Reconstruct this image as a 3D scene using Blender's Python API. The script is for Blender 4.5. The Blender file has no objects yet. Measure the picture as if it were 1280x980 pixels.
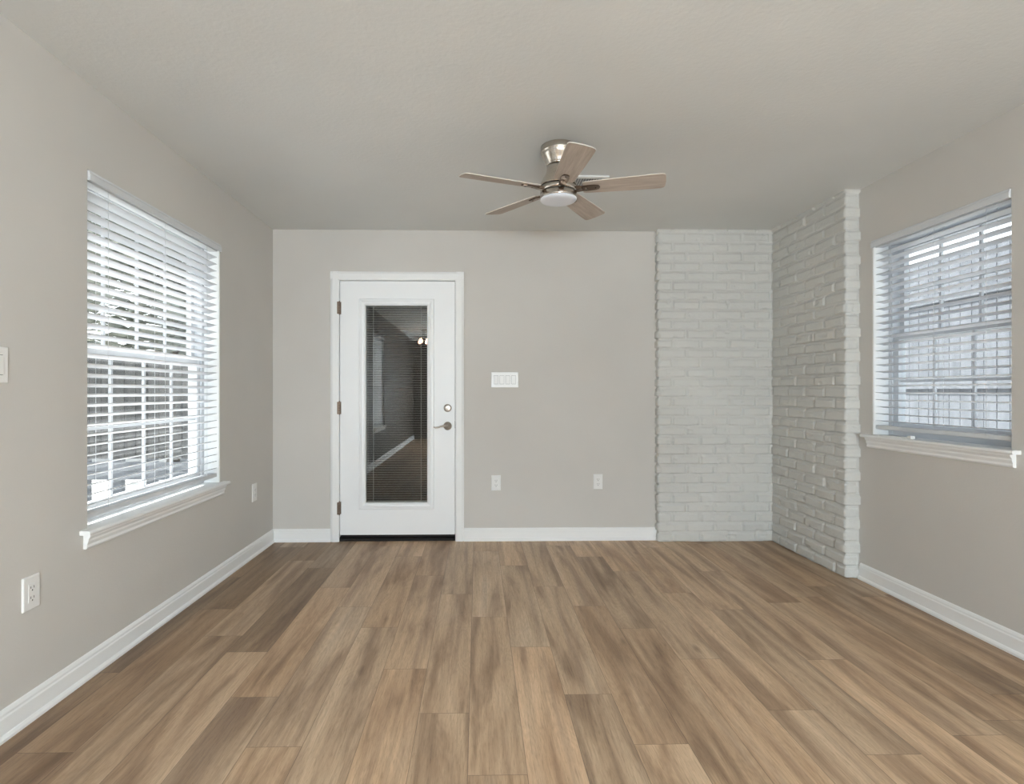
import bpy, bmesh, math, random
import numpy as np
from mathutils import Vector, Matrix
R = math.radians
random.seed(7)
S = bpy.context.scene
COL = S.collection

# ------------------------------------------------------------------ camera
H = 1.17
cam = bpy.data.cameras.new('camera'); camo = bpy.data.objects.new('camera', cam); COL.objects.link(camo)
camo.location = (0, 0, H); camo.rotation_euler = (R(90), 0, -0.021)
cam.sensor_fit = 'HORIZONTAL'; cam.sensor_width = 36; cam.lens = 36 * 706 / 1280
cam.shift_x = 28 / 1280; cam.shift_y = 0; cam.clip_start = 0.02
S.camera = camo

# ------------------------------------------------------------------ light, exposure
SKY = 2.4
SUN = 14.0
FILL_GLOBE = 150.0  # strength of the added fill globes behind the camera
S.view_settings.view_transform = 'Standard'; S.view_settings.look = 'None'
S.view_settings.exposure = 0.0; S.view_settings.gamma = 1; S.view_settings.use_curve_mapping = False
try:
    S.cycles.use_denoising = True
    S.cycles.max_bounces = 14; S.cycles.diffuse_bounces = 8; S.cycles.glossy_bounces = 5
    S.cycles.transparent_max_bounces = 24; S.cycles.sample_clamp_indirect = 8
    S.cycles.caustics_reflective = False; S.cycles.caustics_refractive = False
except Exception:
    pass
w = bpy.data.worlds.new('sky'); S.world = w; w.use_nodes = True
nt = w.node_tree; nt.nodes.clear()
wo = nt.nodes.new('ShaderNodeOutputWorld'); bg = nt.nodes.new('ShaderNodeBackground')
tc = nt.nodes.new('ShaderNodeTexCoord'); sx = nt.nodes.new('ShaderNodeSeparateXYZ'); rp = nt.nodes.new('ShaderNodeValToRGB')
rp.color_ramp.elements[0].position = 0.0; rp.color_ramp.elements[0].color = (0.98, 0.99, 1.0, 1)
rp.color_ramp.elements[1].position = 0.8; rp.color_ramp.elements[1].color = (0.80, 0.88, 1.0, 1)
nt.links.new(tc.outputs['Generated'], sx.inputs[0]); nt.links.new(sx.outputs['Z'], rp.inputs[0])
nt.links.new(rp.outputs[0], bg.inputs[0]); bg.inputs[1].default_value = SKY
nt.links.new(bg.outputs[0], wo.inputs[0])
sd = bpy.data.lights.new('sun', 'SUN'); sd.energy = SUN; sd.angle = R(1.0); sd.color = (1.0, 0.96, 0.90)
so = bpy.data.objects.new('sun', sd); COL.objects.link(so)
so.rotation_euler = Vector((0.55, -0.18, -1.0)).to_track_quat('-Z', 'Y').to_euler()

def portal(name, loc, rot, sxx, syy):
    d = bpy.data.lights.new(name, 'AREA'); d.shape = 'RECTANGLE'; d.size = sxx; d.size_y = syy
    try: d.cycles.is_portal = True
    except Exception: pass
    o = bpy.data.objects.new(name, d); COL.objects.link(o); o.location = loc; o.rotation_euler = rot
# room numbers (metres): left wall, right wall, back wall, rear wall, ceiling
XL, XR, YB, YR, ZC = -1.6, 2.40, 4.445, -5.2, 2.44
WT = 0.18
portal('window_portal', (XL - WT - .01, 2.945, 1.345), (0, R(-90), 0), 1.47, 1.19)
portal('window_portal', (XL - WT - .01, -0.27, 1.345), (0, R(-90), 0), 1.47, 1.03)
portal('window_portal', (XR + WT + .01, 2.94, 1.50), (0, R(90), 0), 1.17, .90)
portal('rear_opening_portal', (0.7, YR - WT - .01, 1.10), (R(90), 0, 0), 3.0, 2.1)

# ------------------------------------------------------------------ helpers
class MB:
    def __init__(s): s.v = []; s.f = []; s.sm = []
    def add(s, vs, fs, smooth=False):
        n = len(s.v); s.v += [tuple(v) for v in vs]; s.f += [[i + n for i in f] for f in fs]; s.sm += [smooth] * len(fs)
        return s
    def box(s, x0, x1, y0, y1, z0, z1):
        vs = [(x, y, z) for z in (z0, z1) for y in (y0, y1) for x in (x0, x1)]
        return s.add(vs, [[0, 2, 3, 1], [4, 5, 7, 6], [0, 1, 5, 4], [2, 6, 7, 3], [0, 4, 6, 2], [1, 3, 7, 5]])
    def xbox(s, c, size, M):
        a, b, d = [q / 2 for q in size]; vs = []
        for z in (-d, d):
            for y in (-b, b):
                for x in (-a, a): vs.append(M @ (Vector(c) + Vector((x, y, z))))
        return s.add(vs, [[0, 2, 3, 1], [4, 5, 7, 6], [0, 1, 5, 4], [2, 6, 7, 3], [0, 4, 6, 2], [1, 3, 7, 5]])
    def lathe(s, prof, c=(0, 0, 0), n=40, M=None):
        vs = []; fs = []
        for r, z in prof:
            for k in range(n):
                a = 2 * math.pi * k / n; p = Vector((r * math.cos(a), r * math.sin(a), z))
                vs.append((M @ p if M else p) + Vector(c))
        for i in range(len(prof) - 1):
            for k in range(n):
                k2 = (k + 1) % n; fs.append([i * n + k, i * n + k2, (i + 1) * n + k2, (i + 1) * n + k])
        s.add(vs, fs, True)
        m = len(s.v) - len(vs)
        if prof[0][0] > 1e-4: s.f.append([m + k for k in range(n)][::-1]); s.sm.append(False)
        if prof[-1][0] > 1e-4: s.f.append([m + (len(prof) - 1) * n + k for k in range(n)]); s.sm.append(False)
        return s
    def prism(s, poly, a, b, M):
        """closed 2D outline (p,q) swept from a to b; M maps (p,q,t) to the room"""
        n = len(poly); vs = [M(p, q, a) for p, q in poly] + [M(p, q, b) for p, q in poly]
        fs = [[i, (i + 1) % n, n + (i + 1) % n, n + i] for i in range(n)]
        return s.add(vs, fs + [list(range(n))[::-1], list(range(n, 2 * n))])
    def tube(s, pts, r, n=10):
        pts = [Vector(p) for p in pts]; rs = r if isinstance(r, (list, tuple)) else [r] * len(pts); vs = []; fs = []
        for i, p in enumerate(pts):
            t = (pts[min(i + 1, len(pts) - 1)] - pts[max(i - 1, 0)]).normalized()
            u = t.cross(Vector((0, 0, 1)));
            if u.length < 1e-3: u = t.cross(Vector((1, 0, 0)))
            u.normalize(); v = t.cross(u)
            for k in range(n):
                a = 2 * math.pi * k / n; vs.append(p + (u * math.cos(a) + v * math.sin(a)) * rs[i])
        for i in range(len(pts) - 1):
            for k in range(n):
                k2 = (k + 1) % n; fs.append([i * n + k, i * n + k2, (i + 1) * n + k2, (i + 1) * n + k])
        s.add(vs, fs, True)
        m = len(s.v) - len(vs); L = len(pts) - 1
        s.f += [[m + k for k in range(n)][::-1], [m + L * n + k for k in range(n)]]; s.sm += [False, False]
        return s
    def build(s, name, mat, parent=None, bevel=0, seg=2):
        me = bpy.data.meshes.new(name); me.from_pydata(s.v, [], s.f)
        me.polygons.foreach_set('use_smooth', s.sm)
        bm = bmesh.new(); bm.from_mesh(me); bmesh.ops.recalc_face_normals(bm, faces=bm.faces); bm.to_mesh(me); bm.free()
        me.materials.append(mat); me.update()
        o = bpy.data.objects.new(name, me); COL.objects.link(o)
        if parent: o.parent = parent; o.matrix_parent_inverse = Matrix.Translation(parent.location).inverted() if not parent.parent else Matrix.Identity(4)
        if bevel:
            b = o.modifiers.new('edge', 'BEVEL'); b.width = bevel; b.segments = seg; b.limit_method = 'ANGLE'; b.angle_limit = R(40)
        return o
def tag(o, label, cat, group=None, kind=None):
    o['label'] = label; o['category'] = cat
    if group: o['group'] = group
    if kind: o['kind'] = kind
    return o
def empty(name, loc=(0, 0, 0)):
    o = bpy.data.objects.new(name, None); COL.objects.link(o); o.location = loc; o.empty_display_size = .1; return o
def struct(o, label, cat): return tag(o, label, cat, None, 'structure')

# ------------------------------------------------------------------ materials
class NT:
    def __init__(s, name):
        s.m = bpy.data.materials.new(name); s.m.use_nodes = True; s.t = s.m.node_tree; s.t.nodes.clear()
        s.out = s.n('OutputMaterial')
    def n(s, typ, **k):
        nd = s.t.nodes.new('ShaderNode' + typ)
        for a, b in k.items(): setattr(nd, a, b)
        return nd
    def l(s, a, b): s.t.links.new(a, b)
    def math(s, op, a, b=None, clamp=False):
        nd = s.n('Math', operation=op, use_clamp=clamp)
        for i, q in enumerate((a, b)):
            if q is None: continue
            if isinstance(q, (int, float)): nd.inputs[i].default_value = q
            else: s.l(q, nd.inputs[i])
        return nd.outputs[0]
    def noise(s, vec, scale, detail=3, rough=.5, dist=0):
        nd = s.n('TexNoise'); nd.inputs['Scale'].default_value = scale; nd.inputs['Detail'].default_value = detail
        nd.inputs['Roughness'].default_value = rough; nd.inputs['Distortion'].default_value = dist
        if vec is not None: s.l(vec, nd.inputs['Vector'])
        return nd
    def ramp(s, fac, stops):
        nd = s.n('ValToRGB'); e = nd.color_ramp.elements
        while len(e) < len(stops): e.new(.5)
        for i, (p, c) in enumerate(stops): e[i].position = p; e[i].color = (*c, 1) if len(c) == 3 else c
        s.l(fac, nd.inputs[0]); return nd.outputs[0]
    def mix(s, fac, a, b, blend='MIX'):
        nd = s.n('Mix', data_type='RGBA', blend_type=blend)
        for sock, q in ((nd.inputs[0], fac), (nd.inputs[6], a), (nd.inputs[7], b)):
            if isinstance(q, (int, float)): sock.default_value = q
            elif isinstance(q, tuple): sock.default_value = (*q, 1)
            else: s.l(q, sock)
        return nd.outputs[2]
    def obj(s): return s.n('TexCoord').outputs['Object']
    def mapping(s, vec, scale):
        nd = s.n('Mapping'); s.l(vec, nd.inputs[0]); nd.inputs['Scale'].default_value = scale; return nd.outputs[0]
    def bsdf(s, color, rough=.5, metal=0, spec=.5, bump=None, bs=.1, bd=.01):
        b = s.n('BsdfPrincipled')
        if isinstance(color, tuple): b.inputs['Base Color'].default_value = (*color, 1)
        else: s.l(color, b.inputs['Base Color'])
        if isinstance(rough, (int, float)): b.inputs['Roughness'].default_value = rough
        else: s.l(rough, b.inputs['Roughness'])
        b.inputs['Metallic'].default_value = metal; b.inputs['Specular IOR Level'].default_value = spec
        if bump is not None:
            bp = s.n('Bump'); bp.inputs['Strength'].default_value = bs; bp.inputs['Distance'].default_value = bd
            s.l(bump, bp.inputs['Height']); s.l(bp.outputs[0], b.inputs['Normal'])
        s.l(b.outputs[0], s.out.inputs[0]); return b

def paint(name, c, rough=.6, bscale=90, bs=.12, spec=.3, var=.03):
    t = NT(name); o = t.obj(); n1 = t.noise(o, bscale, 3); n2 = t.noise(o, 1.3, 3)
    dark = tuple(q * (1 - var) for q in c); light = tuple(min(1, q * (1 + var)) for q in c)
    col = t.ramp(n2.outputs[0], [(.3, dark), (.7, light)])
    t.bsdf(col, rough, 0, spec, n1.outputs[0], bs, .004); return t.m
M_wall = paint('wall_paint', (.590, .570, .540))
M_ceil = paint('ceiling_paint', (.685, .70, .695), .8, 60, .3)
M_trim = paint('white_trim_paint', (.85, .86, .86), .35, 40, .03, .5, .01)
M_door = paint('white_door_paint', (.87, .885, .90), .35, 60, .03, .5, .01)
M_blind = paint('white_blind_vinyl', (.64, .655, .675), .45, 60, .03, .4, .01)
def translucent(name, c, k):
    t = NT(name); b = t.n('BsdfPrincipled'); b.inputs['Base Color'].default_value = (*c, 1); b.inputs['Roughness'].default_value = .45
    n = t.noise(t.mapping(t.obj(), (1, 3, 60)), 4, 2); b.inputs['Specular IOR Level'].default_value = .35
    r_ = t.math('ADD', t.math('MULTIPLY', n.outputs[0], .1), .4); t.l(r_, b.inputs['Roughness'])
    tl = t.n('BsdfTranslucent'); tl.inputs[0].default_value = (*c, 1); mx = t.n('MixShader'); mx.inputs[0].default_value = k
    t.l(b.outputs[0], mx.inputs[1]); t.l(tl.outputs[0], mx.inputs[2]); t.l(mx.outputs[0], t.out.inputs[0]); return t.m
M_slat = translucent('white_slat_vinyl', (.76, .775, .80), .16)
M_sheer = translucent('thin_white_slat', (.90, .91, .92), .55)
M_plate = paint('white_plastic', (.80, .80, .79), .3, 60, .02, .5, .01)
M_brick = paint('painted_brick', (.60, .60, .575), .55, 120, .35, .3, .05)
M_dark = paint('black_rubber_seam_shade', (.012, .010, .009), .7, 80, .1)
M_slot = paint('dark_slot', (.08, .08, .08), .7)
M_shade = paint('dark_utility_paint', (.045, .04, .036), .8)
M_vinyl = paint('white_window_vinyl', (.58, .60, .625), .35, 60, .02, .5, .01)

def metal(name, c, rough, aniso_z=True):
    t = NT(name); o = t.mapping(t.obj(), (3, 3, 400)); n = t.noise(o, 3, 2)
    rr = t.math('ADD', t.math('MULTIPLY', n.outputs[0], .15), rough - .07)
    t.bsdf(c, rr, 1.0, .5); return t.m
M_nickel = metal('brushed_nickel', (.62, .57, .51), .24)
M_bronze = metal('satin_bronze_hinge', (.25, .19, .15), .32)
M_arm = metal('dark_nickel_bracket', (.17, .125, .095), .28)
M_lever = metal('satin_nickel_lockset', (.50, .45, .40), .32)

def glass(name, base=.04, tint=(.96, .98, .98)):
    t = NT(name); lw = t.n('LayerWeight'); lw.inputs[0].default_value = .5
    f = t.math('POWER', lw.outputs['Facing'], 5.0)
    f = t.math('ADD', t.math('MULTIPLY', f, 1 - base), base, True)
    tr = t.n('BsdfTransparent'); tr.inputs[0].default_value = (*tint, 1)
    gl = t.n('BsdfGlossy'); gl.inputs['Roughness'].default_value = 0.0
    mx = t.n('MixShader'); t.l(f, mx.inputs[0]); t.l(tr.outputs[0], mx.inputs[1]); t.l(gl.outputs[0], mx.inputs[2])
    t.l(mx.outputs[0], t.out.inputs[0]); return t.m
M_glass = glass('window_glass', .03)
M_dglass = glass('door_glass', .075, (.88, .89, .88))

M_oglass = glass('outer_door_glass', .012)
def emit(name, c, s):
    t = NT(name); e = t.n('Emission'); e.inputs[0].default_value = (*c, 1); e.inputs[1].default_value = s
    t.l(e.outputs[0], t.out.inputs[0]); return t.m
M_bulb = emit('warm_bulb_glow', (1.0, .62, .42), 26)
M_lens = NT('frosted_lens'); M_lens.bsdf((.76, .79, .86), .4, 0, .4); M_lens = M_lens.m

def floor_mat():
    t = NT('vinyl_oak_plank'); uv = t.n('UVMap'); uv.uv_map = 'plank'; at = t.n('Attribute'); at.attribute_name = 'tone'
    sp = t.n('SeparateColor'); t.l(at.outputs['Color'], sp.inputs[0]); tone, off, hue = sp.outputs[0], sp.outputs[1], sp.outputs[2]
    su = t.n('SeparateXYZ'); t.l(uv.outputs[0], su.inputs[0]); u, v = su.outputs[0], su.outputs[1]
    cb = t.n('CombineXYZ'); t.l(t.math('ADD', u, t.math('MULTIPLY', off, 31.0)), cb.inputs[0])
    t.l(t.math('ADD', v, t.math('MULTIPLY', hue, 57.0)), cb.inputs[1]); t.l(t.math('MULTIPLY', off, 17.0), cb.inputs[2])
    P = cb.outputs[0]
    smoke = t.noise(t.mapping(P, (12, 1.25, 1)), 1, 4, .52, .5).outputs[0]
    band = t.noise(t.mapping(P, (22, .6, 1)), 1, 3, .55, .4).outputs[0]
    grain = t.noise(t.mapping(P, (170, 8, 1)), 1, 5, .7, .6).outputs[0]
    pore = t.noise(t.mapping(P, (420, 26, 1)), 1, 2, .6, .3).outputs[0]
    # cathedral rings
    rn = t.noise(t.mapping(P, (7, 1.1, 1)), 1, 2, .5, .2).outputs[0]
    ring = t.math('SINE', t.math('MULTIPLY', rn, 190.0)); ring = t.math('MULTIPLY', t.math('ADD', ring, 1.0), .5)
    base = t.ramp(smoke, [(.24, (.240, .155, .098)), (.38, (.385, .265, .172)), (.50, (.545, .392, .258)), (.64, (.650, .485, .330)), (.80, (.690, .540, .390))])
    base = t.mix(t.math('MULTIPLY', t.math('SUBTRACT', .52, band, True), 2.6, True), base, (.325, .230, .162))
    base = t.mix(t.math('MULTIPLY', ring, .13), base, (.27, .185, .125))
    g = t.ramp(grain, [(.26, (.64, .61, .58)), (.50, (1, 1, 1)), (.8, (1.09, 1.09, 1.09))])
    base = t.mix(.85, base, g, 'MULTIPLY')
    base = t.mix(.6, base, t.ramp(pore, [(.30, (.70, .67, .64)), (.46, (1, 1, 1))]), 'MULTIPLY')
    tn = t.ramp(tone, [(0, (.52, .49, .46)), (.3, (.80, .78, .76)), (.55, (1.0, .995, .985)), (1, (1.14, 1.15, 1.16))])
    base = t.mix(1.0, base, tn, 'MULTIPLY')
    hs = t.ramp(hue, [(0, (1.03, .985, .95)), (1, (.98, 1.0, 1.03))])
    base = t.mix(1.0, base, hs, 'MULTIPLY')
    # knots
    kn = t.n('TexVoronoi'); kn.inputs['Scale'].default_value = 1; t.l(t.mapping(P, (7, 2.2, 1)), kn.inputs['Vector'])
    kk = t.ramp(kn.outputs['Distance'], [(.02, (1, 1, 1)), (.13, (0, 0, 0))])
    ks = t.n('SeparateColor'); t.l(kn.outputs['Color'], ks.inputs[0])
    km = t.math('MULTIPLY', kk, t.math('GREATER_THAN', ks.outputs[0], .72))
    base = t.mix(t.math('MULTIPLY', km, .55), base, (.11, .068, .045))
    # seams
    du = t.math('MINIMUM', u, t.math('SUBTRACT', .183, u)); dv = t.math('MINIMUM', v, t.math('SUBTRACT', 1.213, v))
    d = t.math('MINIMUM', du, dv); seam = t.math('LESS_THAN', d, .0011)
    base = t.mix(t.math('MULTIPLY', seam, .55), base, (.06, .04, .03))
    bh = t.math('SUBTRACT', t.math('MULTIPLY', grain, .3), seam)
    rr = t.math('ADD', t.math('MULTIPLY', grain, .12), .40)
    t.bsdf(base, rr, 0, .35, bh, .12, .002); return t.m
M_floor = floor_mat()

def fan_wood():
    t = NT('washed_oak_blade'); o = t.obj(); n = t.noise(t.mapping(o, (5, 60, 60)), 1.0, 4, .6, .3)
    c = t.ramp(n.outputs[0], [(.30, (.36, .30, .25)), (.55, (.47, .40, .345)), (.75, (.55, .48, .42))])
    t.bsdf(c, .45, 0, .3); return t.m
M_blade = fan_wood()
M_bladetop = paint('pale_blade_edge', (.62, .58, .54), .5)

def plain(name, a, b, sc=4, rough=.9, vec=(1, 1, 1)):
    t = NT(name); n = t.noise(t.mapping(t.obj(), vec), sc, 4, .6); c = t.ramp(n.outputs[0], [(.35, a), (.65, b)])
    t.bsdf(c, rough, 0, .1, n.outputs[0], .2, .01); return t.m
M_conc = plain('pale_concrete', (.46, .45, .43), (.56, .55, .53))
M_lawn = plain('dry_lawn', (.14, .17, .09), (.22, .24, .14), 6)
M_fenceG = plain('weathered_grey_board', (.075, .077, .077), (.135, .135, .132), 3, .9, (3, 3, .6))
M_fenceW = plain('whitewashed_board', (.14, .152, .17), (.19, .203, .225), 3, .9, (3, 3, .6))
M_rail = plain('bluish_grey_railing_board', (.15, .162, .178), (.215, .228, .245), 3)
M_bark = plain('bark', (.09, .07, .055), (.15, .12, .09), 8)
M_leaf = plain('leaf_green', (.18, .19, .16), (.38, .40, .355), 2)

# ------------------------------------------------------------------ room shell
M_reflect_dim = paint('reflection_dimming_paint', (.085, .07, .058))  # wall colour darkened to keep the reflection in the door glass dim
def wall_x(name, x0, x1, ya, yb, holes, mat=None):
    """wall slab normal to X with rectangular holes (y0,y1,z0,z1)"""
    m = MB(); ys = ya
    for y0, y1, z0, z1 in sorted(holes):
        m.box(x0, x1, ys, y0, 0, ZC); m.box(x0, x1, y0, y1, 0, z0); m.box(x0, x1, y0, y1, z1, ZC); ys = y1
    m.box(x0, x1, ys, yb, 0, ZC); return m.build(name, mat or M_wall)
def wall_y(name, y0, y1, xa, xb, holes, mat=None):
    m = MB(); xs = xa
    for x0, x1, z0, z1 in sorted(holes):
        m.box(xs, x0, y0, y1, 0, ZC)
        if z0 > 0.001: m.box(x0, x1, y0, y1, 0, z0)
        m.box(x0, x1, y0, y1, z1, ZC); xs = x1
    m.box(xs, xb, y0, y1, 0, ZC); return m.build(name, mat or M_wall)
LW = (2.349, 3.541, .592, 2.085); LW2 = (-.79, .243, .592, 2.085); RW = (2.490, 3.385, .893, 2.090)
struct(wall_x('wall_left_dining', XL - WT, XL, YR - WT, .6, [LW2], M_reflect_dim), 'dining end of the left wall behind the camera, colour darkened for a dim reflection', 'wall')
struct(wall_x('wall_left', XL - WT, XL, .6, YB + WT, [LW]), 'greige painted left wall with the wide blind-covered window', 'wall')
struct(wall_x('wall_right', XR, XR + WT, YR - WT, YB + WT, [RW]), 'greige painted right wall with the smaller blind-covered window', 'wall')
struct(wall_y('wall_back', YB, YB + WT, XL, XR, [(-1.093, -.165, 0, 2.053)]), 'greige painted back wall around the white glazed door', 'wall')
struct(wall_y('wall_rear', YR - WT, YR, XL, XR, [(-.8, 2.2, 0, 2.15)], M_reflect_dim), 'wall behind the camera with added light opening, colour darkened for a dim reflection', 'wall')
struct(MB().box(XL - WT, XR + WT, YR - WT, YB + WT, ZC, ZC + .14).build('ceiling', M_ceil), 'off-white lightly textured flat ceiling', 'ceiling')

# floor: one mesh, one quad per plank, rows aligned with the photograph's joints
PH = {-10: 1.861, -8: 3.777, -7: 3.397, -6: 3.089, -5: 4.03, -4: 3.606, -3: 3.273, -2: 4.15, -1: 3.802, 0: 3.39, 1: 4.29, 2: 3.994, 3: 3.668, 4: 3.267, 5: 3.008, 8: 3.187, 10: 3.179}
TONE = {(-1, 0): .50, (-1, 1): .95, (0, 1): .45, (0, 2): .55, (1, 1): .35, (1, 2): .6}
def build_floor():
    vs = []; fs = []; uvs = []; cols = []; PW, PL = .183, 1.213; X0 = .335; rnd = random.Random(21)
    for r in range(-11, 12):
        xa, xb = X0 + r * PW, X0 + (r + 1) * PW; ca, cb = max(xa, XL), min(xb, XR)
        if cb - ca < .003: continue
        ph = PH.get(r, 3.4 + rnd.random() * PL); top = ph
        while top < YB + PL: top += PL
        k = 0; y1 = top
        while y1 > YR:
            y0 = y1 - PL; a, b = max(y0, YR), min(y1, YB + .0)
            if b - a > .002:
                n = len(vs); vs += [(ca, a, 0), (cb, a, 0), (cb, b, 0), (ca, b, 0)]; fs.append([n, n + 1, n + 2, n + 3])
                uvs += [(ca - xa, a - y0), (cb - xa, a - y0), (cb - xa, b - y0), (ca - xa, b - y0)]
                idx = round((ph - y1) / PL) + 0
                tone = TONE.get((r, idx), min(1, max(0, rnd.gauss({-11: .05, -10: .10, -9: .16, -8: .30, -7: .42, 8: .42, 9: .36, 10: .28, 11: .2}.get(r, .58), .10))))  # edge rows darker: plank variation plus light falloff painted into the tone
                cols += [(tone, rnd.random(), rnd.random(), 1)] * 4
            y1 -= PL
    me = bpy.data.meshes.new('floor'); me.from_pydata(vs, [], fs); me.materials.append(M_floor)
    ul = me.uv_layers.new(name='plank'); ul.data.foreach_set('uv', [q for p in uvs for q in p])
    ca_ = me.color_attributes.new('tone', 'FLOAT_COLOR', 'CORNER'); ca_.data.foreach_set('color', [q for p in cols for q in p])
    o = bpy.data.objects.new('floor', me); COL.objects.link(o); return o
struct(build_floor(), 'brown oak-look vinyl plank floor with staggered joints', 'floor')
struct(MB().box(XL - WT, XR + WT, YR - WT, YB + WT, -.16, -.004).build('floor_slab', M_conc), 'concrete slab under the plank floor', 'floor')

# baseboards
BP = [(0, 0), (.022, 0), (.022, .010), (.017, .019), (.013, .022), (.013, .074), (.010, .080), (.010, .088), (.006, .097), (0, .101)]
def base(name, poly_map, a, b, label): struct(MB().prism(BP, a, b, poly_map).build(name, M_trim), label, 'baseboard')
base('baseboard_left', lambda p, q, t: (XL + p, t, q), YR, YB, 'white moulded baseboard along the left wall')
base('baseboard_back', lambda p, q, t: (t, YB - p, q), XL, -1.150, 'short white baseboard between left corner and door trim')
base('baseboard_back', lambda p, q, t: (t, YB - p, q), -.108, 1.412, 'white baseboard between the door trim and the brick')
base('baseboard_right', lambda p, q, t: (XR - p, t, q), YR, 3.488, 'white moulded baseboard along the right wall below the window')

# ------------------------------------------------------------------ painted brick
rng = np.random.default_rng(5)
def vnoise(x, y, seed=0):
    xi = np.floor(x).astype(int); yi = np.floor(y).astype(int); fx = x - xi; fy = y - yi
    fx = fx * fx * (3 - 2 * fx); fy = fy * fy * (3 - 2 * fy)
    def h(a, b):
        n = (a * 374761393 + b * 668265263 + seed * 69069) & 0x7fffffff
        n = ((n ^ (n >> 13)) * 1274126177) & 0x7fffffff
        return ((n ^ (n >> 16)) & 0xffff) / 65535.0
    return (h(xi, yi) * (1 - fx) + h(xi + 1, yi) * fx) * (1 - fy) + (h(xi, yi + 1) * (1 - fx) + h(xi + 1, yi + 1) * fx) * fy
CH, BW = .0755, .2209
def brick_height(s, z, off, seed):
    """relief of the brick face at running length s and height z"""
    zz = z + .0032 * (vnoise(s * 11, z * 30, seed) - .5) * 2
    row = np.floor(zz / CH).astype(int); fz = zz - row * CH
    ss = s + .004 * (vnoise(s * 20, z * 25, seed + 3) - .5) * 2 + .006 * (vnoise(row * 1.0, row * 0 + .5, seed + 8) - .5)
    sh = np.where(row % 2 == 0, off, off + BW / 2)
    kk = np.floor((ss - sh) / BW).astype(int); fs = ss - sh - kk * BW
    rnd = vnoise(kk * 1.0 + .0, row * 1.0, seed + 11)
    # distances to the brick's edges: bottom edge is sharp, top edge melts into the paint
    e_bot = fz - .0045; e_top = CH - .008 - fz; e_l = fs - .006; e_r = BW - .006 - fs
    rb = .0042; rt = .012; rs = .008
    def st(e, r): q = np.clip(e / r, 0, 1); return q * q * (3 - 2 * q)
    hgt = st(e_bot, rb) * (.35 + .65 * st(e_top, rt)) * (.12 + .88 * st(e_l, rs)) * (.12 + .88 * st(e_r, rs))
    hh = .0145 * hgt * (.75 + .5 * rnd)
    hh = hh + .0018 * (vnoise(s * 45, z * 60, seed + 5) - .5) + .0012 * (vnoise(s * 130, z * 160, seed + 6) - .5)
    # chips
    ch = vnoise(s * 17, z * 22, seed + 21); hh = hh - .006 * np.clip((ch - .86) * 12, 0, 1)
    return hh
def brick_sheet(name, path, offs, seed, label):
    """path: plan polyline walked with the room on its right-hand side; relief grows towards the room"""
    ds = .0055; dz = .0042; nz = int(ZC / dz) + 1; zs = np.linspace(0, ZC, nz)
    cols = []
    P = [np.array(p, float) for p in path]; L = 0
    segn = []
    for i in range(len(P) - 1):
        d = P[i + 1] - P[i]; ln = np.linalg.norm(d); d /= ln; segn.append(np.array([d[1], -d[0]]))
    for i in range(len(P) - 1):
        ln = np.linalg.norm(P[i + 1] - P[i]); n = max(2, int(ln / ds)); last = i == len(P) - 2
        for k in range(n + (1 if last else 0)):
            t = k / n; p = P[i] * (1 - t) + P[i + 1] * t; nn = segn[i]
            if k == 0 and i > 0: nn = segn[i] + segn[i - 1]
            cols.append((p, nn, L + t * ln, offs[i]))
        L += ln
    xy = np.array([c[0] for c in cols]); nn = np.array([c[1] for c in cols]); s = np.array([c[2] for c in cols]); of = np.array([c[3] for c in cols])
    SS, ZZ = np.meshgrid(s, zs, indexing='ij'); OO = np.repeat(of[:, None], nz, 1)
    hgt = brick_height(SS, ZZ, OO, seed)
    co = np.zeros((len(s), nz, 3)); co[:, :, 0] = xy[:, None, 0] + nn[:, None, 0] * hgt; co[:, :, 1] = xy[:, None, 1] + nn[:, None, 1] * hgt; co[:, :, 2] = ZZ
    ns = len(s); idx = np.arange(ns * nz).reshape(ns, nz)
    q = np.stack([idx[:-1, :-1], idx[:-1, 1:], idx[1:, 1:], idx[1:, :-1]], -1).reshape(-1, 4)
    me = bpy.data.meshes.new(name); me.vertices.add(ns * nz); me.vertices.foreach_set('co', co.ravel())
    me.loops.add(q.size); me.loops.foreach_set('vertex_index', q.ravel().astype(np.int32))
    me.polygons.add(len(q)); me.polygons.foreach_set('loop_start', np.arange(0, q.size, 4, dtype=np.int32))
    me.polygons.foreach_set('loop_total', np.full(len(q), 4, np.int32)); me.update(); me.validate()
    me.polygons.foreach_set('use_smooth', np.ones(len(q), bool))
    me.materials.append(M_brick); o = bpy.data.objects.new(name, me); COL.objects.link(o)
    return struct(o, label, 'brick wall')
# s starts at (1.418, YB): the front face begins at s = .06
brick_sheet('wall_back_brick', [(1.418, YB), (1.418, 4.392), (2.318, 4.392)], [.02, (YB - 4.392) + (1.517 - 1.418) + .004], 3, 'white painted brick facing beside the back right corner')
brick_sheet('wall_right_brick', [(2.318, 4.40), (2.318, 3.508), (XR, 3.508)], [.355 - .2209, .90 - .2209 + .4], 9, 'white painted brick facing on the right wall ending before the window')

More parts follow.
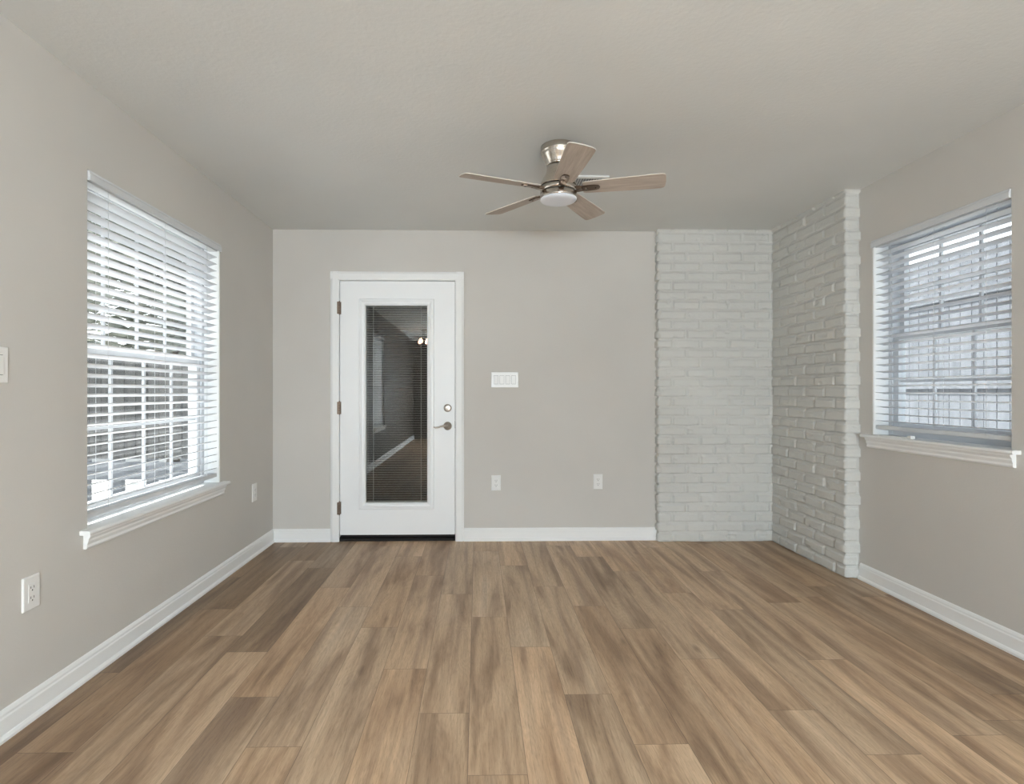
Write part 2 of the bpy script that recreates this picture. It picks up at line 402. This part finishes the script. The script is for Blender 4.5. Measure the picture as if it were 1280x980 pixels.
# ------------------------------------------------------------------ windows and blinds
def window(tagn, side, x_in, y0, y1, z0, z1, cols, label):
    """side -1: left wall, +1: right wall. x_in: plane of the wall face. z0: top of the opening's sill wall"""
    e = empty('window_' + str(tagn), (x_in, (y0 + y1) / 2, z0))
    X = lambda d: x_in + side * d                       # d metres outward from the wall face
    def bx(m, d0, d1, ya, yb, za, zb): a, b = sorted((X(d0), X(d1))); m.box(a, b, ya, yb, za, zb)
    zs = z0 + .018                                       # top of stool
    fr = MB(); f = .035
    for ya, yb, za, zb in ((y0, y0 + f, zs, z1), (y1 - f, y1, zs, z1), (y0 + f, y1 - f, z1 - f, z1), (y0 + f, y1 - f, zs, zs + f)): bx(fr, .095, WT, ya, yb, za, zb)
    fr.build('window_frame', M_vinyl, e, .003)
    jm = MB(); t = .006                                  # white jamb liner of the recess
    bx(jm, .008, .095, y0, y0 + t, zs, z1); bx(jm, .004, .095, y1 - t, y1, zs, z1); bx(jm, .008, .095, y0 + t, y1 - t, z1 - t, z1)
    jm.build('window_jamb', M_trim, e)
    zm = (zs + z1) / 2
    for nm, za, zb, d0 in (('lower_sash', zs + f, zm + .02, .105), ('upper_sash', zm - .02, z1 - f, .140)):
        m = MB(); a, b = y0 + f, y1 - f; st = .038
        bx(m, d0, d0 + .03, a, a + st, za, zb); bx(m, d0, d0 + .03, b - st, b, za, zb)
        bx(m, d0, d0 + .03, a + st, b - st, za, za + st); bx(m, d0, d0 + .03, a + st, b - st, zb - st, zb)
        for k in range(1, cols):
            y = a + st + (b - a - 2 * st) * k / cols; bx(m, d0 + .009, d0 + .021, y - .007, y + .007, za + st, zb - st)
        zc = (za + zb) / 2; bx(m, d0 + .0095, d0 + .0205, a + st, b - st, zc - .007, zc + .007)
        so_ = m.build(nm, M_vinyl, e)
        g = MB(); bx(g, d0 + .013, d0 + .017, a + st * .5, b - st * .5, za + st * .5, zb - st * .5); g.build('glass_pane', M_glass, so_)
    # stool with rounded nose and apron
    sl = MB(); nose = [(-.038, 0), (-.042, .004), (-.043, .010), (-.041, .015), (-.036, .018), (0, .018), (0, 0)]
    sl.prism(nose, y0 - .045, y1 + .055, lambda p, q, t: (X(p), t, z0 + q))
    bx(sl, 0, .094, y0, y1, z0, zs)
    sl.build('window_sill', M_trim, e)
    ap = MB(); pr = [(0, 0), (0, -.062), (-.010, -.062), (-.016, -.054), (-.014, -.044), (-.020, -.030), (-.020, -.022), (-.028, -.010), (-.030, 0)]
    ap.prism(pr, y0 - .022, y1 + .030, lambda p, q, t: (X(p), t, z0 + q)); ap.build('window_apron', M_trim, e)
    return struct(e, label, 'window')
window(1, -1, XL, LW[0], LW[1], LW[2], LW[3], 4, 'wide white double-hung window with grids in the left wall')
window(2, 1, XR, RW[0], RW[1], RW[2], RW[3], 3, 'white double-hung window with grids in the right wall')
window(3, -1, XL, LW2[0], LW2[1], LW2[2], LW2[3], 3, 'white window in the left wall reflected in the door glass')

def blind(side, x_in, y0, y1, z0, z1, tilt, ladders, wand_y, label, slat_mat=None):
    e = empty('window_blind', (x_in + side * .04, (y0 + y1) / 2, z1 - .05))
    X = lambda d: x_in + side * d
    def bx(m, d0, d1, ya, yb, za, zb): a, b = sorted((X(d0), X(d1))); m.box(a, b, ya, yb, za, zb)
    h = MB(); bx(h, .012, .062, y0 + .008, y1 - .008, z1 - .046, z1 - .007); h.build('headrail', M_blind, e)
    v = MB(); v.prism([(-.010, 0), (-.010, .026), (-.005, .034), (-.007, .040), (.002, .040), (.002, 0)], y0 + .004, y1 + .004, lambda p, q, t: (X(p), t, z1 - .044 + q)); v.build('valance', M_blind, e)
    zr = z0 + .053; r = MB(); bx(r, .014, .064, y0 + .008, y1 - .008, zr, zr + .024); r.build('bottom_rail', M_blind, e, .004)
    m = MB(); z = zr + .050; pitch = .0420; ca, sa = math.cos(tilt), math.sin(tilt); n = 0
    while z < z1 - .055:
        # a slat: shallow arched strip, room edge up, outer edge down
        pr = []
        for i in range(7):
            q = -1 + i / 3; pr.append((q * .025, .0022 * (1 - q * q)))
        pr += [(p, w - .0026) for p, w in pr[::-1]]
        out = [(.039 + p * ca + w * sa, -p * sa + w * ca) for p, w in pr]
        m.prism(out, y0 + .010, y1 - .010, lambda p, q, t: (X(p), t, z + q)); z += pitch; n += 1
    m.build('slats', slat_mat or M_slat, e)
    for y in ladders:
        c = MB()
        for d in (.0125, .066): c.tube([(X(d), y, zr + .02), (X(d), y, z1 - .04)], .0009, 5)
        c.build('ladder_cord', M_blind, e)
    if wand_y:
        c = MB(); c.tube([(X(.006), wand_y, z1 - .05), (X(.006), wand_y, z1 - .55)], .0035, 8); c.build('tilt_wand', M_blind, e)
    return tag(e, label, 'blind')
blind(-1, XL, LW[0], LW[1], LW[2], LW[3], R(15), (2.50, 2.95, 3.40), None, 'wide white slatted blind lowered over the left wall window')
blind(1, XR, RW[0], RW[1], RW[2], RW[3], R(9), (2.63, 2.94, 3.25), None, 'white slatted blind lowered over the right wall window')
blind(-1, XL, LW2[0], LW2[1], LW2[2], LW2[3], R(66), (-.65, -.27, .10), None, 'white slatted blind seen only as reflection in the door glass', M_sheer)
# small plastic piece lying on the right sill
e = empty('blind_bracket', (2.385, 3.17, .911))
m = MB(); m.prism([(0, 0), (0, .006), (.014, .008), (.020, .004), (.020, 0)], 3.07, 3.29, lambda p, q, t: (2.372 + p, t, .911 + q)); m.build('strip', M_plate, e)
m = MB(); m.box(2.368, 2.394, 3.040, 3.071, .911, .929); m.build('end_block', M_plate, e, .004)
tag(e, 'small white plastic blind piece lying on the right window sill', 'blind part')

# ------------------------------------------------------------------ door
d = empty('door_1', (-.629, YB, 0))
m = MB(); cp = [(0, 0), (0, .012), (.010, .018), (.050, .020), (.062, .014), (.068, .010), (.068, 0)]
m.prism(cp, 0, 2.112, lambda p, q, t: (-1.082 - p, YB - q, t)); m.prism(cp, 0, 2.112, lambda p, q, t: (-.176 + p, YB - q, t))
m.prism(cp, -1.150, -.108, lambda p, q, t: (t, YB - q, 2.044 + p))
m.build('door_casing', M_trim, d)
m = MB(); m.box(-1.0925, -1.084, YB, YB + WT, 0, 2.053); m.box(-.174, -.1655, YB, YB + WT, 0, 2.053); m.box(-1.084, -.174, YB, YB + WT, 2.0445, 2.053)
m.build('door_jamb', M_trim, d)
m = MB(); m.box(-1.084, -.174, YB + .055, YB + .075, .02, 2.0445); 
m = MB(); m.box(-1.084, -1.070, YB + .058, YB + .08, .02, 2.04); m.box(-.188, -.174, YB + .058, YB + .08, .02, 2.04); m.box(-1.07, -.188, YB + .058, YB + .08, 2.028, 2.0445)
m.build('door_stop', M_dark, d)
m = MB(); m.prism([(0, 0), (0, .02), (.03, .030), (.12, .030), (.17, .02), (.17, 0)], -1.084, -.174, lambda p, q, t: (t, YB + .004 + p, q + .0)); m.build('threshold', M_dark, d)
SX0, SX1, SZ0, SZ1 = -1.079, -.180, .049, 2.040; GX0, GX1, GZ0, GZ1 = -.878, -.397, .301, 1.848
y0, y1 = YB + .006, YB + .050
m = MB(); m.box(SX0, GX0 - .03, y0, y1, SZ0, SZ1); m.box(GX1 + .03, SX1, y0, y1, SZ0, SZ1); m.box(GX0 - .03, GX1 + .03, y0, y1, SZ0, GZ0 - .03); m.box(GX0 - .03, GX1 + .03, y0, y1, GZ1 + .03, SZ1)
slab = m.build('door_slab', M_door, d)
m = MB(); m.box(SX0 + .004, SX1 - .004, y0 + .008, y1 - .004, .031, SZ0 + .002); m.build('door_sweep', M_dark, slab)
# raised lite frame, mitred
m = MB(); lp = [(-.054, 0), (-.052, .006), (-.046, .010), (-.034, .011), (-.028, .016), (-.014, .014), (0, .004), (0, -.036), (-.029, -.036), (-.029, 0)]
def ringprof(m, prof, X0, X1, Z0, Z1, yface):
    vs = []; n = len(prof)
    for cx_, cz_, sx_, sz_ in ((X0, Z0, 1, 1), (X1, Z0, -1, 1), (X1, Z1, -1, -1), (X0, Z1, 1, -1)):
        for p, q in prof: vs.append((cx_ + sx_ * p, yface - q, cz_ + sz_ * p))
    fs = []
    for c in range(4):
        c2 = (c + 1) % 4
        for i in range(n): j = (i + 1) % n; fs.append([c * n + i, c * n + j, c2 * n + j, c2 * n + i])
    m.add(vs, fs)
ringprof(m, lp, GX0, GX1, GZ0, GZ1, y0); lite = m.build('lite_frame', M_door, slab)
m = MB(); m.box(GX0 - .012, GX1 + .012, y0 + .006, y0 + .009, GZ0 - .012, GZ1 + .012); m.build('glass_pane', M_dglass, slab)
m = MB(); z = GZ0 + .012
while z < GZ1 - .006:
    m.xbox((0, 0, 0), (GX1 - GX0 - .004, .0125, .0010), Matrix.Translation(((GX0 + GX1) / 2, y0 + .019, z)) @ Matrix.Rotation(R(-4), 4, 'X')); z += .0186
for x in (GX0 + .056, GX1 - .050):
    for yy in (y0 + .0118, y0 + .0262): m.tube([(x, yy, GZ0), (x, yy, GZ1)], .0012, 6)
m.box(GX0, GX1, y0 + .012, y0 + .026, GZ0 - .002, GZ0 + .008)
M_mini = paint('mini_blind_white', (.55, .55, .53), .5)
m.build('enclosed_mini_blind', M_mini, slab)
m = MB(); m.box(GX0 - .012, GX1 + .012, y0 + .030, y0 + .033, GZ0 - .012, GZ1 + .012); m.build('outer_glass_pane', M_oglass, slab)
m = MB(); m.box(-.387, -.378, y0 - .019, y0 - .010, 1.45, 1.76); m.box(-.392, -.373, y0 - .024, y0 - .010, 1.585, 1.625); m.build('blind_slider', M_plate, slab, .002)
# hinges
for za in (.212, .995, 1.777):
    m = MB()
    for k in range(5): m.lathe([(.0062, za + k * .0203), (.0070, za + k * .0203 + .001), (.0070, za + k * .0203 + .0185), (.0062, za + k * .0203 + .0195)], (-1.0815, YB - .0085, 0), 14)
    m.lathe([(.003, za - .005), (.005, za - .001), (.0055, za + .001)], (-1.0815, YB - .0085, 0), 12); m.lathe([(.0055, za + .10), (.005, za + .103), (.003, za + .107)], (-1.0815, YB - .0085, 0), 12)
    m.box(-1.096, -1.083, YB - .0215, YB - .0195, za + .002, za + .098); m.box(-1.0815, -1.070, y0 - .002, y0 + .001, za + .002, za + .098)
    m.build('hinge', M_bronze, d)
RX = Matrix.Rotation(R(90), 4, 'X')
m = MB(); m.lathe([(.031, 0), (.031, .005), (.027, .010), (.020, .012), (.0, .012)], (-.237, y0, 1.044), 32, RX)
db = m.build('deadbolt', M_lever, d)
m = MB(); m.prism([(-.016, -.004), (-.010, -.006), (.010, -.006), (.016, -.004), (.016, .004), (.010, .006), (-.010, .006), (-.016, .004)], .012, .028, lambda p, q, t: (-.237 + p * .9 - q * .5, y0 - t, 1.044 + q * .9 - p * .5)); m.build('thumb_turn', M_lever, db, .001)
m = MB(); m.lathe([(.033, 0), (.033, .005), (.029, .010), (.015, .014), (.012, .045), (.0, .047)], (-.237, y0, .903), 32, RX)
lk = m.build('door_handle', M_lever, d)
m = MB(); lev = [(-.237, 0), (-.260, .004), (-.285, -.001), (-.310, -.009), (-.330, -.011), (-.345, -.006)]
m.tube([(x, y0 - .045, .903 + dz) for x, dz in lev], [.010, .0085, .007, .006, .0055, .0045], 12); m.build('lever', M_lever, lk)
m = MB(); m.box(-.1800, -.1745, YB - .004, YB + .012, .885, .940); m.build('strike_plate', M_slot, d)
struct(d, 'white exterior door with full glass lite and enclosed mini blinds', 'door')
# dark utility room beyond the door
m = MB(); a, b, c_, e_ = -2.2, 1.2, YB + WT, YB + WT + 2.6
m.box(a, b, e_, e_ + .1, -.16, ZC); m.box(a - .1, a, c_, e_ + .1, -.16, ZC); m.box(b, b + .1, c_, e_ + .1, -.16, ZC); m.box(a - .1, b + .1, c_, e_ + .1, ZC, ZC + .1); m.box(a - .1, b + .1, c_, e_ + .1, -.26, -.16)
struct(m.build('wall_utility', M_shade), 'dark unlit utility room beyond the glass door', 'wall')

# ------------------------------------------------------------------ switches and outlets
def placer(face, c):
    """returns M(u, v, t): u along the wall, v up, t out into the room"""
    if face == 'back': return lambda u, v, t: (c[0] + u, YB - t, c[1] + v)
    return lambda u, v, t: (XL + t, c[0] + u, c[1] + v)
def rbox(m, P, u0, u1, v0, v1, t0, t1, ch=.0):
    if ch <= 0: m.prism([(u0, v0), (u1, v0), (u1, v1), (u0, v1)], t0, t1, P); return
    vs = [P(u, v, t0) for u, v in ((u0, v0), (u1, v0), (u1, v1), (u0, v1))] + [P(u, v, t1 - ch) for u, v in ((u0, v0), (u1, v0), (u1, v1), (u0, v1))] + [P(u, v, t1) for u, v in ((u0 + ch, v0 + ch), (u1 - ch, v0 + ch), (u1 - ch, v1 - ch), (u0 + ch, v1 - ch))]
    fs = [[3, 2, 1, 0], [8, 9, 10, 11]] + [[a + i, a + (i + 1) % 4, a + 4 + (i + 1) % 4, a + 4 + i] for a in (0, 4) for i in range(4)]
    m.add(vs, fs)
def outlet(face, c, wd, ht, label):
    e = empty('electrical_outlet', (c[0], YB, c[1]) if face == 'back' else (XL, c[0], c[1])); P = placer(face, c)
    m = MB(); rbox(m, P, -wd / 2, wd / 2, -ht / 2, ht / 2, 0, .007, .003); m.build('cover_plate', M_plate, e)
    m = MB(); rbox(m, P, -.0165, .0165, -.0335, .0335, .006, .0085, .001); rc = m.build('receptacle', M_plate, e)
    m = MB()
    for s_ in (-.018, .018):
        for u in (-.007, .007): rbox(m, P, u - .0012, u + .0012, s_ - .002, s_ + .006, .0082, .0088)
        rbox(m, P, -.0022, .0022, s_ - .011, s_ - .006, .0082, .0088)
    m.build('slots', M_slot, rc)
    return tag(e, label, 'outlet', 'wall outlets')
outlet('back', (.144, .455), .074, .120, 'white wall outlet on the back wall, nearer the door')
outlet('back', (.950, .462), .072, .118, 'white wall outlet on the back wall, nearer the brick')
outlet('left', (2.053, .453), .076, .120, 'white wall outlet low on the left wall, below and before the window')
outlet('left', (4.075, .452), .078, .125, 'white wall outlet low on left wall between window and back corner')
def switch(face, c, n, wd, ht, label):
    e = empty('light_switch', (c[0], YB, c[1]) if face == 'back' else (XL, c[0], c[1])); P = placer(face, c)
    m = MB(); rbox(m, P, -wd / 2, wd / 2, -ht / 2, ht / 2, 0, .007, .003); m.build('cover_plate', M_plate, e)
    for k in range(n):
        u = (k - (n - 1) / 2) * .0462
        m = MB(); rbox(m, P, u - .0172, u + .0172, -.034, .034, .0055, .0072); bz = m.build('rocker_bezel', M_slot, e)
        up = (-1) ** (k + 1); m = MB()
        t0, t1 = (.0085, .0125) if up > 0 else (.0125, .0085)
        vs = [P(u - .0160, -.0325, .006), P(u + .0160, -.0325, .006), P(u + .0160, .0325, .006), P(u - .0160, .0325, .006), P(u - .0160, -.0325, t0), P(u + .0160, -.0325, t0), P(u + .0160, .0325, t1), P(u - .0160, .0325, t1)]
        m.add(vs, [[3, 2, 1, 0], [4, 5, 6, 7], [0, 1, 5, 4], [1, 2, 6, 5], [2, 3, 7, 6], [3, 0, 4, 7]]); m.build('rocker', M_plate, e)
    return tag(e, label, 'light switch')
switch('back', (.213, 1.266), 4, .214, .121, 'white four-gang rocker switch plate on back wall beside the door')
switch('left', (1.912, 1.261), 1, .080, .121, 'white switch plate on the left wall at the picture edge')

# ------------------------------------------------------------------ ceiling fan
FX, FY = .417, 2.912
fan = empty('ceiling_fan', (FX, FY, ZC)); C0 = (FX, FY, 0)
m = MB().lathe([(.086, 2.4395), (.091, 2.436), (.092, 2.408), (.0905, 2.4045), (.089, 2.403), (.0885, 2.398), (.083, 2.385), (.073, 2.368), (.066, 2.352), (.0645, 2.347), (.0625, 2.3455), (.0622, 2.342), (.061, 2.338)], C0, 56); m.build('mounting_canopy', M_nickel, fan)
m = MB().lathe([(.0605, 2.3385), (.0600, 2.322), (.0620, 2.306), (.069, 2.289), (.081, 2.271), (.0895, 2.253), (.0925, 2.240), (.0925, 2.2325)], C0, 56); m.build('motor_housing', M_nickel, fan)
m = MB().lathe([(.087, 2.2345), (.0893, 2.2325), (.0893, 2.2268), (.087, 2.225)], C0, 56).lathe([(.086, 2.2040), (.0893, 2.2035), (.0893, 2.1985), (.086, 2.197)], C0, 56); m.build('shadow_gap', M_dark, fan)  # black rings put the shade of the seams into colour
m = MB().lathe([(.0885, 2.2275), (.0930, 2.2270), (.0930, 2.2038), (.05, 2.2032)], C0, 56); m.build('flywheel_ring', M_nickel, fan)
m = MB().lathe([(.0880, 2.1995), (.0945, 2.1985), (.0955, 2.1715), (.0945, 2.1680), (.085, 2.1675)], C0, 56); m.build('light_ring', M_nickel, fan)
m = MB().lathe([(.0930, 2.1682), (.0935, 2.163), (.0885, 2.157), (.072, 2.154), (.045, 2.1522), (.0001, 2.1515)], C0, 56); m.build('light_lens', M_lens, fan)
for k in range(5):
    ang = R(-87 + 72 * k); pit = R(-12)
    Mb = Matrix.Translation((FX, FY, 2.217)) @ Matrix.Rotation(ang, 4, 'Z') @ Matrix.Rotation(pit, 4, 'X')
    bo = bpy.data.objects.new('blade', None)
    # outline, widening to a gently curved tip with rounded corners
    up = [(.125, .044), (.135, .050), (.20, .054), (.35, .0605), (.48, .064), (.512, .0635), (.524, .058), (.530, .048), (.534, .0)]
    out = up + [(x, -y) for x, y in up[-2::-1]]
    m = MB(); n = len(out); th = .0055
    m.add([(x, y, -th / 2) for x, y in out] + [(x, y, th / 2) for x, y in out], [list(range(n))[::-1], list(range(n, 2 * n))] + [[i, (i + 1) % n, n + (i + 1) % n, n + i] for i in range(n)])
    b = m.build('blade', M_blade); b.data.materials.append(M_bladetop)
    for p in b.data.polygons:
        if len(p.vertices) == 4: p.material_index = 1
    b.modifiers.new('edge', 'BEVEL').width = .0012
    b.parent = fan; b.matrix_parent_inverse = Matrix.Translation(fan.location).inverted(); b.matrix_basis = Mb
    # bracket: curved arm from the hub, plate under the blade root
    m = MB()
    pl = [(.118, .020), (.150, .022), (.185, .020), (.205, .014), (.212, .0), (.205, -.014), (.185, -.020), (.150, -.022), (.118, -.020)]
    m.prism(pl, -.0028, -.0085, lambda p, q, t: (p, q, t))
    m.prism([(.080, -.014), (.080, .004), (.110, .003), (.126, -.0028), (.150, -.0028), (.150, -.0095), (.125, -.012), (.105, -.014)], -.016, .016, lambda p, q, t: (p, t, q))
    for xx in (.150, .190): m.lathe([(.005, -.0084), (.0045, -.0105), (.0, -.0112)], (xx, 0, 0), 12)
    br = m.build('blade_bracket', M_arm); br.parent = b; 
    bpy.data.objects.remove(bo)
tag(fan, 'five-blade brushed nickel ceiling fan with washed oak blades and round light', 'ceiling fan')

# ceiling register behind the fan
M_duct = paint('grey_duct', (.30, .30, .30))
v = empty('ceiling_vent', (.60, 3.40, ZC))
m = MB(); vx0, vx1, vy0, vy1 = .44, .772, 3.295, 3.505
for a, b, c_, e_ in ((vx0, vx1, vy0, vy0 + .03), (vx0, vx1, vy1 - .03, vy1), (vx0, vx0 + .03, vy0 + .03, vy1 - .03), (vx1 - .03, vx1, vy0 + .03, vy1 - .03)): m.box(a, b, c_, e_, ZC - .010, ZC - .0002)
m.build('vent_frame', M_plate, v, .002)
m = MB(); m.box(vx0 + .03, vx1 - .03, vy0 + .03, vy1 - .03, ZC - .002, ZC - .0005); m.build('vent_duct', M_duct, v)
m = MB()
for k in range(18):
    x = vx0 + .038 + k * .0151; m.xbox((0, 0, 0), (.0012, vy1 - vy0 - .06, .012), Matrix.Translation((x, (vy0 + vy1) / 2, ZC - .008)) @ Matrix.Rotation(R(35), 4, 'Y'))
m.build('louvres', M_plate, v)
tag(v, 'white louvred air vent in the ceiling partly behind the fan', 'ceiling vent')

# ------------------------------------------------------------------ behind the camera: chandelier seen in the door glass, the rest added for light
e = empty('chandelier', (-1.10, -2.67, ZC))
m = MB().lathe([(.065, ZC - .0005), (.065, ZC - .018), (.012, ZC - .025), (.008, ZC - .12), (.012, ZC - .13), (.0, ZC - .135)], (-1.10, -2.67, 0), 24); m.build('canopy', M_bronze, e)
m = MB()
for q in (2.10, 2.29): m.tube([(-1.10 + .2 * math.cos(2 * math.pi * i / 24), -2.67 + .2 * math.sin(2 * math.pi * i / 24), q) for i in range(25)], .006, 6)
for i in range(8):
    a = 2 * math.pi * i / 8; m.tube([(-1.10 + .2 * math.cos(a), -2.67 + .2 * math.sin(a), 2.10), (-1.10 + .2 * math.cos(a), -2.67 + .2 * math.sin(a), 2.29), (-1.10, -2.67, 2.32)], .004, 6)
m.build('cage', M_bronze, e)
for i in range(4):
    a = 2 * math.pi * (i + .3) / 4; m = MB().lathe([(.0001, 2.155), (.02, 2.16), (.032, 2.18), (.034, 2.20), (.028, 2.225), (.014, 2.25), (.012, 2.27)], (-1.10 + .10 * math.cos(a), -2.67 + .10 * math.sin(a), 0), 16); m.build('bulb', M_bulb, e)
tag(e, 'lit wire-cage chandelier seen only as reflection in the door glass', 'chandelier')
M_fill_globe = emit('fill_light_globe', (.81, .925, 1.0), FILL_GLOBE)  # unseen globes added as the main fill light of the room
for (gx, gy), lab in (((.10, -2.7), 'added fill-light globe behind the camera, nearest the left'), ((1.15, -2.7), 'added fill-light globe behind the camera, nearest the right wall'), ((.10, -4.2), 'added fill-light globe near the rear wall, left one'), ((1.15, -4.2), 'added fill-light globe near the rear wall, right one')):
    e = empty('added_fill_globe', (gx, gy, ZC))
    MB().lathe([(.06, ZC - .0005), (.06, ZC - .02), (.008, ZC - .03), (.004, ZC - .04), (.004, 1.37), (.05, 1.37), (.05, 1.325), (.0, 1.325)], (gx, gy, 0), 24).build('canopy_rod', M_nickel, e)
    MB().lathe([(max(.0001, .19 * math.sin(math.pi * i / 20)), 1.14 - .19 * math.cos(math.pi * i / 20)) for i in range(21)], (gx, gy, 0), 32).build('globe_emitter', M_fill_globe, e)
    tag(e, lab, 'added fill light', 'added fill-light globes behind the camera')
# unseen glazed opening added in the rear wall to let daylight in
e = empty('door_added_light', (.7, YR - .09, 0)); m = MB(); f = .06
for a, b, c_, g in ((-.8, -.74, 0, 2.15), (2.14, 2.2, 0, 2.15), (-.74, 2.14, 2.09, 2.15), (-.74, 2.14, 0, .04), (.66, .74, .04, 2.09)): m.box(a, b, YR - .12, YR - .06, c_, g)
m.build('door_frame', M_vinyl, e)
m = MB(); m.box(-.745, 2.145, YR - .092, YR - .088, .035, 2.095); m.build('glass_pane', M_glass, e)
struct(e, 'unseen glazed opening added behind the camera to let in daylight', 'door')

# ------------------------------------------------------------------ outside
GZ = -.20
struct(MB().box(-30, 30, -30, 30, GZ - .1, GZ).build('ground', M_conc), 'pale concrete and gravel ground outside', 'ground')
struct(MB().box(-4.3, XL - WT - .02, -3, 6.5, GZ - .02, GZ + .03).build('ground_bounce_left', plain('bounce_white_left', (.70, .69, .67), (.80, .79, .77))), 'added pale ground strip bouncing light into the left window', 'ground')  # unseen reflector strip added to bounce sunlight up to slats and ceiling
struct(MB().box(XR + WT + .02, 5.0, -1, 10, GZ - .02, GZ + .03).build('ground_bounce_right', plain('bounce_white_right', (.70, .70, .69), (.80, .80, .79))), 'added pale ground strip bouncing light into the right window', 'ground')  # reflector strip added to brighten the undersides of the right slats
def boards(name, x, ya, yb, z0, z1, w_, gap, mat, label, rails=(), post=None, rnd=random.Random(3)):
    e = empty(name, (x, (ya + yb) / 2, GZ)); m = MB(); y = ya
    while y < yb:
        m.box(x - .009, x + .009, y, y + w_ - gap, z0, z1 + rnd.uniform(-.008, .008)); y += w_
        if gap > .1: m.build('board', mat, e); m = MB()
    if m.v: m.build('boards', mat, e)
    for z, s_ in rails: MB().box(min(x + s_ * .010, x + s_ * .05), max(x + s_ * .010, x + s_ * .05), ya, yb, z - .045, z + .045).build('rail', mat, e)
    if post:
        y = ya + .3
        while y < yb: MB().box(min(x + post * .051, x + post * .141), max(x + post * .051, x + post * .141), y, y + .09, GZ, z1).build('post', mat, e); y += 2.4
    return tag(e, label, 'fence')
# raised board screen facing the room at an angle, on short posts, seen through the left window
e = empty('board_screen', (-4.4, 7.0, GZ)); m = MB(); x = -7.4; rnd = random.Random(3)
while x < -2.3:
    m.box(x, x + .134, 7.0, 7.02, .355, 1.62 + rnd.uniform(-.008, .008)); x += .14
m.build('boards', M_fenceG, e)
for z0_, z1_, yy in ((.10, .20, 6.98), (.205, .312, 6.985)): MB().box(-7.4, -2.3, yy, yy + .03, z0_, z1_).build('fascia_board', M_rail, e)
MB().box(-7.4, -2.3, 7.021, 7.06, 1.38, 1.47).build('rail', M_fenceG, e)
for k in range(13): MB().box(-7.35 + k * .41, -7.24 + k * .41, 7.02, 7.10, GZ, 1.40).build('post', M_rail, e)
tag(e, 'grey board screen raised on short posts outside the left window', 'fence')
boards('board_fence', 5.1, -1.0, 12, GZ, 2.64, .14, .006, M_fenceW, 'pale whitewashed board fence outside the right window', ((.3, -1), (1.25, -1), (2.2, -1)), None)
def tree(x, y, h, r, seed, label):
    rd = random.Random(seed); e = empty('tree', (x, y, GZ))
    MB().tube([(x, y, GZ), (x + .05, y, h * .35), (x - .05, y + .1, h * .7)], [.16, .12, .06], 10).build('trunk', M_bark, e)
    m = MB(); cl = [(rr_ * math.cos(a_), rr_ * math.sin(a_) * 1.5, z_) for rr_, a_, z_ in ((r * math.sqrt(rd.random()), rd.uniform(0, 6.283), rd.uniform(h * .30, h)) for _ in range(46))]
    for c in cl:
        for _ in range(120):
            p = Vector((x + c[0] + rd.uniform(-.45, .45), y + c[1] + rd.uniform(-.5, .5), c[2] + rd.gauss(0, .35)))
            s_ = rd.uniform(.07, .16); q = Matrix.Rotation(rd.uniform(0, 6.28), 3, 'Z') @ Matrix.Rotation(rd.uniform(-1.2, 1.2), 3, 'X')
            m.add([p + q @ Vector(k) for k in ((-s_, 0, 0), (0, -s_ * .5, .01), (s_ * 1.2, 0, 0), (0, s_ * .5, .01))], [[0, 1, 2, 3]])
    cr = m.build('crown', M_leaf, e); cr['kind'] = 'stuff'
    return tag(e, label, 'tree', 'trees outside')
tree(-5.6, 10.6, 5.2, 1.25, 1, 'leafy tree behind the grey board screen, nearest the house')
tree(-9.6, 12.6, 6.2, 1.3, 2, 'leafy tree behind the grey board screen, middle one')
tree(-6.6, 16.8, 7.0, 1.5, 4, 'tall leafy tree farthest behind the grey board screen')
